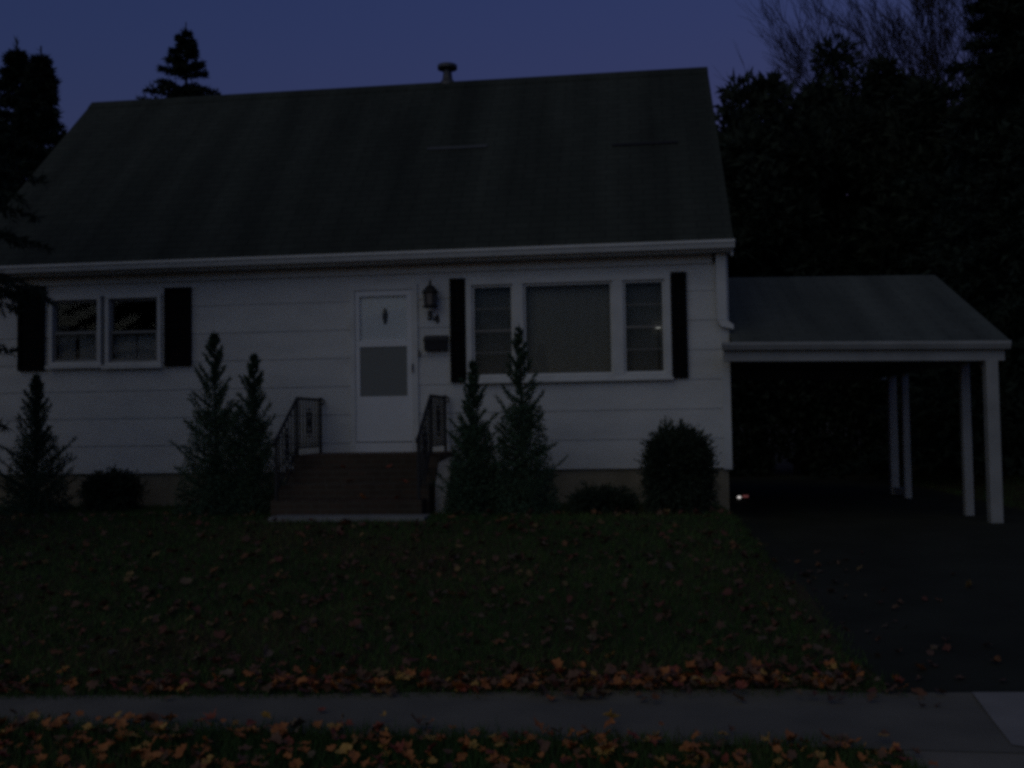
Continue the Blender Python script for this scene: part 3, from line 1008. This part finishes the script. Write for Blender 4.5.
# near conifer standing outside the frame: its boughs hang in front of the wall, unseen crown enlarged to shade it
def bough_tree():
    global rng
    rng = np.random.default_rng(77)
    base = Vector((-8.4, 8.4, gz(-8.4, 8.4)))
    t_ = thing('pine_tree', base, 'dark pine bough hanging in front of the shutter at the photo edge', 'tree')
    H_ = 8.5
    MB().tube([base + Vector((0, 0, -.1)), base + Vector((.05, 0, 2)), base + Vector((0, .05, 4)), base + Vector((0, 0, H_))], [.16, .13, .08, .02], 9).build('trunk', M['bark'], t_)
    Vs = []
    tips = [(P(47, 299, 9.6), 0.22), (P(30, 285, 9.7), 0.2), (P(26, 302, 9.8), .2), (P(9, 350, 9.7), .16), (P(14, 306, 9.5), .25), (P(4, 275, 9.8), .2), (P(2, 425, 9.8), .12), (P(40, 291, 9.5), .2), (P(20, 296, 9.4), .22), (P(38, 178, 9.2), .25), (P(26, 140, 9.0), .25), (P(32, 215, 9.3), .25), (P(14, 240, 9.2), .25), (P(18, 195, 9.0), .3), (P(8, 160, 9.3), .3), (P(44, 245, 9.4), .16)]
    for i in range(230):
        az = i * 2.4
        ln = rng.uniform(.5, 2.6)
        zz = rng.uniform(.8, H_)
        tp = base + Vector((math.cos(az) * ln, math.sin(az) * ln, zz))
        if tp.x > P(-30, 300, tp.y).x:
            continue
        tips.append((tp, .2))
    for tp, wd in tips:
        z0_ = min(H_ - .1, tp.z - base.z + .35)
        st_ = np.array(base + Vector((0, 0, z0_)))
        te = np.array(tp)
        n = 34
        S = np.linspace(.12, 1, n)
        B = st_ + (te - st_) * S[:, None]
        B[:, 2] += .12 * np.sin(S * math.pi)
        Vs.append(tri_leaves(B[:-1], B[1:] - B[:-1], np.linalg.norm(B[1:] - B[:-1], axis=1) * 1.3, np.full(n - 1, .02)))
        tang = unit(np.gradient(B, axis=0))
        sv = unit(np.cross(tang, np.array([[0, 0, 1.0]])))
        for sg in (-1, 1, 0):
            td = unit(tang * .7 + sv * sg * .8 + rng.normal(size=tang.shape) * .3 - np.array([[0, 0, .35]]))
            tl = wd * rng.uniform(.5, 1.1, n) * (1.15 - .7 * S)
            per = 7
            u = np.linspace(.05, 1, per)
            pts = (B[:, None, :] + td[:, None, :] * (tl[:, None] * u)[:, :, None]).reshape(-1, 3)
            nd = np.repeat(td, per, axis=0) + rng.normal(size=(len(pts), 3)) * .6
            Vs.append(tri_leaves(pts, nd, rng.uniform(.06, .12, len(pts)), rng.uniform(.014, .028, len(pts))))
    tri_obj('crown', Vs, M['spruce'], t_)


bough_tree()


# broad dark trees behind the carport
def broad_tree(px, py_top, Y, rx, label, seedv, n=16000, leaf=.24, low=.12, ry=None):
    global rng
    rng = np.random.default_rng(500 + seedv)
    p_ = P(px, py_top, Y)
    base = Vector((p_.x, Y, .5))
    h = p_.z - .5
    t_ = thing('evergreen_tree', base, label, 'tree', 'dark trees behind the carport')
    tk = MB().tube([base + Vector((0, 0, -.2)), base + Vector((.1, 0, h * .4)), base + Vector((0, .1, h * .8))], [.22, .16, .05], 8)
    for i in range(10):
        az = i * 2.4
        z_ = h * (.25 + .05 * i)
        tk.tube([base + Vector((0, 0, z_)), base + Vector((math.cos(az) * rx * .35, math.sin(az) * rx * .35, z_ + h * .08)), base + Vector((math.cos(az) * rx * .7, math.sin(az) * rx * .7, z_ + h * .12))], [.07, .04, .015], 5)
    tk.build('trunk', M['bark'], t_)
    nc = 110
    d = unit(rng.normal(size=(nc, 3)))
    rad = rng.random(nc) ** .4
    cz = h * (low + 1) / 2
    ez = h * (1 - low) / 2
    C_ = np.array([base.x, base.y, base.z + cz]) + d * np.array([rx, rx, ez]) * rad[:, None] * np.array([1, 1, 1])
    # keep cluster spread so that tops reach the top
    k_ = n // nc
    Vs = []
    for c in C_:
        rr = rng.uniform(.35, .8) * min(1.0, rx * .4)
        dd = unit(rng.normal(size=(k_, 3)))
        pts = c + dd * (rr * rng.random(k_) ** .45)[:, None]
        Vs.append(tri_leaves(pts, dd + rng.normal(size=(k_, 3)) * .5 + [0, 0, .3], leaf * rng.uniform(.6, 1.4, k_), leaf * .55 * rng.uniform(.6, 1.4, k_)))
    tri_obj('crown', Vs, M['broad'], t_)
    return t_


broad_tree(750, 78, 25, 1.8, 'dark rounded tree close behind the gable end of the main roof', 1)
broad_tree(800, 50, 27, 2.4, 'broad dark tree rising behind the middle of the carport roof', 2, n=34000)
broad_tree(856, 42, 29, 2.4, 'tallest rounded dark tree under the bare twigs', 3, n=34000)
broad_tree(915, 92, 26, 2.4, 'lower dark tree below the gap of pale sky', 4, n=34000)
broad_tree(968, 104, 25, 2.2, 'low dark tree beneath the slender bare trunk', 5, n=30000)
broad_tree(1030, 60, 24, 2.6, 'wide dark tree behind the outer carport posts', 6, n=34000)
spruce(1012, -110, 20, 3.6, 'huge dark spruce filling the upper corner beyond the carport', 15, nb=170)
spruce(1085, -60, 18, 3.2, 'dark spruce cut by the photo edge beyond the carport', 16, nb=130)


# low hedge across the back of the yard
def hedge():
    global rng
    rng = np.random.default_rng(900)
    x0, x1 = 0.5, 14.0
    t_ = thing('hedge', (7, 23.5, .5), 'unbroken dark hedge across the yard behind the carport posts', 'hedge')
    n = 42000
    pts = np.stack([rng.uniform(x0, x1, n), 23.5 + rng.normal(size=n) * .45, .4 + 3.6 * rng.random(n)], 1)
    pts[:, 2] += .25 * np.sin(pts[:, 0] * 2.3) + .15 * np.sin(pts[:, 0] * 6.1)
    Vs = [tri_leaves(pts, rng.normal(size=(n, 3)) + [0, 0, .4], rng.uniform(.1, .22, n), rng.uniform(.06, .12, n))]
    s_ = MB()
    for i in range(24):
        xx = x0 + (x1 - x0) * (i + .5) / 24
        s_.tube([(xx, 23.5, .3), (xx + .1, 23.5, 1.6), (xx, 23.45, 3.2)], [.05, .035, .01], 5)
    s_.build('stems', M['bark'], t_)
    tri_obj('foliage', Vs, M['broad'], t_)


hedge()


# bare trees
def bare_tree(px, py_top, Y, label, seedv, spread=.42, levels=6, trunk=.16, lean=0.0, kids=3):
    rd = random.Random(seedv)
    p_ = P(px, py_top, Y)
    base = Vector((p_.x, Y, .5))
    h = p_.z - .5
    t_ = thing('bare_tree', base, label, 'tree', 'leafless trees against the evening sky')
    tk, tw = MB(), []

    def grow(p, d, ln, rad, lev):
        pts, rads = [p], [rad]
        q_ = p
        nseg = 4
        for s in range(nseg):
            d = (d + Vector((rd.gauss(0, .09), rd.gauss(0, .09), rd.gauss(.04, .06)))).normalized()
            q_ = q_ + d * (ln / nseg)
            pts.append(q_)
            rads.append(rad * (1 - .4 * (s + 1) / nseg))
        (tk if lev <= 1 else tw_mb).tube(pts, rads, 6 if lev <= 1 else 3, cap=False)
        if lev >= levels:
            return
        for i in range(kids):
            f_ = rd.uniform(.35, 1.0)
            k_ = min(nseg, max(1, round(f_ * nseg)))
            ax = Vector((rd.gauss(0, 1), rd.gauss(0, 1), rd.gauss(0, .5))).normalized()
            nd = (d + ax * spread * rd.uniform(.8, 1.6)).normalized()
            grow(pts[k_], nd, ln * rd.uniform(.55, .8), max(.007, rads[k_] * .58), lev + 1)

    tw_mb = MB()
    grow(base, Vector((lean, 0, 1)).normalized(), h * .42, trunk, 0)
    tk.build('trunk', M['bark'], t_)
    tw_mb.build('crown', M['bark'], t_)
    return t_


bare_tree(925, -50, 30, 'leafless tree with a haze of fine twigs above the dark crowns', 3, levels=6, kids=4, trunk=.18, spread=.27)
bare_tree(940, -40, 33, 'pale leafless tree standing in the gap of open sky', 5, levels=6, kids=4, trunk=.13, spread=.30)
bare_tree(944, -160, 27, 'slender leafless trunk beside the huge dark spruce', 8, levels=5, kids=3, trunk=.12, spread=.34)
bare_tree(862, 10, 31, 'small leafless tree with twigs leaning over the rounded tree', 12, levels=5, kids=3, trunk=.1)


# ------------------------------------------------------------------ grass and leaves
def inside_grass(x, y):
    xl = 1.22 + 0.3 * np.clip((11 - y) / 5, 0, None)
    return x < xl + rng.normal(size=len(x)) * .07


rng = np.random.default_rng(5)
fa, fb2 = farE
na, nb2 = nearE


def line_y(L_, x):
    return L_[0].y + (L_[1].y - L_[0].y) * (x - L_[0].x) / (L_[1].x - L_[0].x)


def ground_z(x, y):
    return np.array([gz(a, b) for a, b in zip(x, y)])


def grass_patch(name, x, y, hmin, hmax):
    n = len(x)
    z = ground_z(x, y)
    base = np.stack([x, y, z], 1)
    dirv = rng.normal(size=(n, 3)) * .45 + [0, 0, 1]
    L = rng.uniform(hmin, hmax, n)
    V_ = tri_leaves(base, dirv, L, rng.uniform(.006, .011, n))
    # clumps decide how dry the blades are
    cl = np.sin(x * 1.7 + 2 * np.sin(y * 1.3)) + np.sin(y * 2.3 + x * .6) + rng.normal(size=n) * .8
    mi = np.where(cl > 1.6, 2, np.where(cl > 0, 1, 0))
    return tag(npmesh(name, V_, np.arange(3 * n).reshape(-1, 3), M['grass'], None, mi), kind='stuff')


n = 150000
y = 5.9 + (12.8 - 5.9) * rng.random(n) ** 1.5
x = rng.uniform(-9.5, 1.8, n)
k = inside_grass(x, y) & (y > line_y(farE, x) - .05 + rng.normal(size=n) * .04) & ~((x > LX - .1) & (x < RX + .12) & (y > 10.75))
tag(grass_patch('grass', x[k], y[k], .03, .08), 'short dark lawn scattered with leaves before the house', 'grass')
n = 70000
y = 6.0 + 15 * rng.random(n) ** 1.3
x = np.where(rng.random(n) < .75, rng.uniform(5.15, 12, n), rng.uniform(-15, -9.4, n))
k = y > line_y(farE, x) + .02
tag(grass_patch('grass', x[k], y[k], .04, .10), 'dark grass beside the driveway and beyond the gable end', 'grass')
n = 75000
y = rng.uniform(3.4, 5.8, n)
x = rng.uniform(-5.5, 1.6, n)
k = (y < line_y(nearE, x) + .05 + rng.normal(size=n) * .05) & (x < G(885, 760).x + .15 * np.sin(y * 9))
tag(grass_patch('grass', x[k], y[k], .04, .10), 'grass verge between the sidewalk and the street', 'grass')

LEAF = [(0, -.55), (.06, -.2), (.3, -.32), (.26, -.12), (.55, -.02), (.3, .1), (.36, .32), (.14, .24), (0, .58), (-.14, .24), (-.36, .32), (-.3, .1), (-.55, -.02), (-.26, -.12), (-.3, -.32), (-.06, -.2)]
OVAL = [(.42 * math.sin(2 * math.pi * i / 16) * (1 - .25 * math.cos(2 * math.pi * i / 16)), -.56 * math.cos(2 * math.pi * i / 16)) for i in range(16)]


def leaf_verts(size, curl, wild=0.0):
    """lobed or oval outline, folded along its midrib and rolled at the tip; wild > 0 crumples and tears it"""
    mixv = rng.choice([0.0, .25, .6, 1.0], p=[.3, .3, .25, .15]) if wild else 0.0
    sx = rng.uniform(.7, 1.1) if wild else 1.0
    pts = []
    for (a, b), (c, d) in zip(LEAF, OVAL):
        a, b = a * (1 - mixv) + c * mixv, b * (1 - mixv) + d * mixv
        k_ = 1 + rng.normal() * .16 * wild
        pts.append((a * sx * k_, b * k_))
    fold, roll = curl * rng.uniform(.4, 1.4), curl * rng.uniform(-.4, 1.2)
    out = [(a, b, fold * abs(a) * .9 + roll * b * b * (1 if b > 0 else .3) + (rng.normal() * .07 * wild)) for a, b in pts] + [(0, .02, 0)]
    return np.array(out) * size


def leaf_tris():
    n_ = len(LEAF)
    return np.array([(i, (i + 1) % n_, n_) for i in range(n_)])


def rot_mats(n, tiltmax):
    az = rng.uniform(0, 2 * math.pi, n)
    tx, ty = rng.normal(size=n) * tiltmax, rng.normal(size=n) * tiltmax
    out = []
    for a, b, c in zip(az, tx, ty):
        out.append(np.array((Matrix.Rotation(b, 3, 'X') @ Matrix.Rotation(c, 3, 'Y') @ Matrix.Rotation(a, 3, 'Z'))))
    return out


def litter(name, x, y, smin, smax, lift, probs, label, tl=.35, mats=None):
    n_ = len(x)
    z = ground_z(x, y)
    Rm = rot_mats(n_, tl)
    T = leaf_tris()
    Vs, Fs, mi = [], [], []
    ids = rng.choice(5, n_, p=probs)
    for i in range(n_):
        v = leaf_verts(rng.uniform(smin, smax), rng.uniform(-.5, 1.3), 1.0) @ Rm[i].T
        v += [x[i], y[i], z[i] + lift * rng.uniform(.5, 1.1) - min(0, v[:, 2].min()) * .6]
        Fs.append(T + i * (len(LEAF) + 1))
        Vs.append(v)
        mi.append(np.full(len(T), ids[i]))
    o = npmesh(name, np.concatenate(Vs), np.concatenate(Fs), mats or M['leaf'], None, np.concatenate(mi))
    tag(o, label, 'leaves', kind='stuff')


# thin scatter over the lawn, a drift along the walk's far edge, more on the verge
n = 1900
y = 6.1 + 5.2 * rng.random(n) ** 1.25
x = rng.uniform(-7.5, 1.75, n)
k = inside_grass(x, y) & ~((x > LX - .2) & (x < RX + .2) & (y > 10.6))
x, y = x[k], y[k]
n = 630
xe = np.concatenate([rng.uniform(-6.0, 1.6, 230), rng.choice([-4.2, -3.1, -2.0, -1.15, -.75, -.3, .1, .45, .8, 1.2], 400) + rng.normal(size=400) * .16])
ye = line_y(farE, xe) - .03 + np.abs(rng.normal(size=n)) * (.13 + .09 * np.sin(xe * 3.1) ** 2)
litter('leaves', x, y, .04, .095, .05, [.2, .06, .44, .18, .12], 'dull brown fallen leaves strewn over the lawn', mats=M['dull'])
litter('leaves', xe, ye, .045, .10, .045, [.27, .08, .43, .14, .08], 'drift of brown and orange leaves along the lawn edge of the sidewalk')
n = 950
x = np.concatenate([rng.uniform(-5, 1.4, 420), rng.choice(np.linspace(-4.2, 1.1, 17), 530) + rng.normal(size=530) * .13])
y = rng.uniform(4.45, 5.75, n)
k = (y < line_y(nearE, x) + .10 * np.abs(rng.normal(size=n)) + .02)
litter('leaves', x[k], y[k], .045, .09, .055, [.48, .16, .17, .13, .06], 'bright orange fallen leaves strewn over the grass verge')
n = 60
y = rng.uniform(6.1, 10.5, n)
x = 1.3 + 0.3 * np.clip((11 - y) / 5, 0, None) + np.abs(rng.normal(size=n)) * .45
litter('leaves', x, y, .04, .08, .02, [.1, .03, .55, .14, .18], 'few brown leaves blown onto the edge of the driveway', mats=M['dull'])
# single leaves lying clear on the walk and standing at its edge
leaf_mesh = {}
for ci in range(5):
    v = leaf_verts(1.0, .8, 0.7)
    me = bpy.data.meshes.new('fallen_leaf')
    me.from_pydata([tuple(p) for p in v], [], [tuple(q) for q in leaf_tris()])
    me.materials.append(M['leaf'][ci])
    leaf_mesh[ci] = me
names = ['orange', 'yellow', 'brown', 'red', 'tan']


def one_leaf(px, py, ci, size, up_=.0, label='', group=None, tl=.3):
    p_ = G(px, py)
    o = bpy.data.objects.new('fallen_leaf', leaf_mesh[ci])
    col.objects.link(o)
    o.location = (p_.x, p_.y, p_.z + .016 + up_)
    o.rotation_euler = (rng.normal() * tl, rng.normal() * tl, rng.uniform(0, 6.28))
    o.scale = (size * .78,) * 3
    tag(o, label, 'leaf', group)


for (px, py, ci, s_, lab) in (
        (322, 715, 3, .085, 'dark red fallen leaf lying alone in the middle of the sidewalk'),
        (168, 703, 2, .075, 'brown fallen leaf just on the sidewalk near its lawn edge'),
        (140, 722, 4, .06, 'small tan fallen leaf near the verge side of the sidewalk'),
        (552, 704, 0, .10, 'broad orange fallen leaf flat on the sidewalk below the drift'),
        (424, 722, 1, .05, 'tiny yellow fallen leaf on bare sidewalk')):
    one_leaf(px, py, ci, s_, .012, lab, 'leaves lying on the sidewalk', .12)
for (px, py, ci, s_) in ((384, 694, 1, .13), (403, 690, 1, .13), (450, 690, 1, .10), (512, 690, 0, .12), (485, 696, 0, .10), (535, 698, 0, .11), (580, 694, 0, .09), (602, 697, 3, .1), (618, 694, 0, .1), (697, 690, 1, .11), (726, 692, 0, .13), (742, 697, 3, .12), (760, 693, 0, .14), (778, 694, 3, .12), (115, 664, 4, .12), (590, 662, 4, .1)):
    one_leaf(px, py, ci, s_, .05, 'bright leaf tilted up in the drift along the sidewalk edge', 'bright leaves in the drift', .6)
for (px, py, ci, s_) in ((355, 659 + 12, 2, .13), (265, 664, 4, .13), (570, 640, 4, .09), (510, 660, 4, .10)):
    one_leaf(px, py, ci, s_, .05, 'pale leaf standing out on the dark lawn', 'pale leaves on the lawn', .6)
for (px, py, ci, s_) in ((300, 447, 0, .0),):
    pass
for (px, yy, zz, ci) in ((343, YL - tread * .5, landZ - rise, 3), (390, YL - tread * .6, landZ - rise, 3), (404, YL - tread * 1.5, landZ - 2 * rise, 3), (362, YL - tread * 2.4, landZ - 3 * rise, 0), (398, YL - tread * 2.5, landZ - 3 * rise, 3), (350, YL - tread * 1.4, landZ - 2 * rise, 2)):
    p_ = P(px, 480, yy)
    o = bpy.data.objects.new('fallen_leaf', leaf_mesh[ci])
    col.objects.link(o)
    o.location = (p_.x, yy, zz + .02)
    o.rotation_euler = (-.5, .2, rng.uniform(0, 6))
    o.scale = (.1,) * 3
    tag(o, 'reddish fallen leaf lying on the brick front steps', 'leaf', 'leaves lying on the front steps')

# ------------------------------------------------------------------ light
SUN_EL, SUN_AZ = R(-2.0), R(205)          # azimuth from +Y, clockwise
wd_ = bpy.data.worlds.new('World')
sc.world = wd_
wd_.use_nodes = True
nt = wd_.node_tree
bg = nt.nodes['Background']
sky = N(nt, 'ShaderNodeTexSky', sky_type='NISHITA')
sky.sun_disc = False
sky.sun_elevation = SUN_EL
sky.sun_rotation = SUN_AZ
sky.air_density = 1.0
sky.dust_density = 1.0
sky.ozone_density = 3.25
nt.links.new(sky.outputs[0], bg.inputs['Color'])
bg.inputs['Strength'].default_value = 0.72
sl_ = bpy.data.lights.new('sun', 'SUN')
sl_.energy = 0.20
sl_.angle = R(70)
sl_.color = (1.0, 0.91, 0.46)
so = bpy.data.objects.new('sun', sl_)
col.objects.link(so)
GLOW = R(40)            # the broad afterglow is centred above the sun that has just set
sdir = Vector((math.sin(SUN_AZ) * math.cos(GLOW), math.cos(SUN_AZ) * math.cos(GLOW), math.sin(GLOW)))
so.rotation_euler = (-sdir).to_track_quat('-Z', 'Y').to_euler()
so.location = (0, -5, 8)

sc.view_settings.view_transform = 'Standard'
sc.view_settings.look = 'None'
sc.view_settings.gamma = 1
sc.view_settings.exposure = 0.0
sc.cycles.filter_width = 3.6
sc.cycles.max_bounces = 6
sc.cycles.use_denoising = False
sc.cycles.use_adaptive_sampling = False
sc.cycles.sampling_pattern = 'TABULATED_SOBOL'
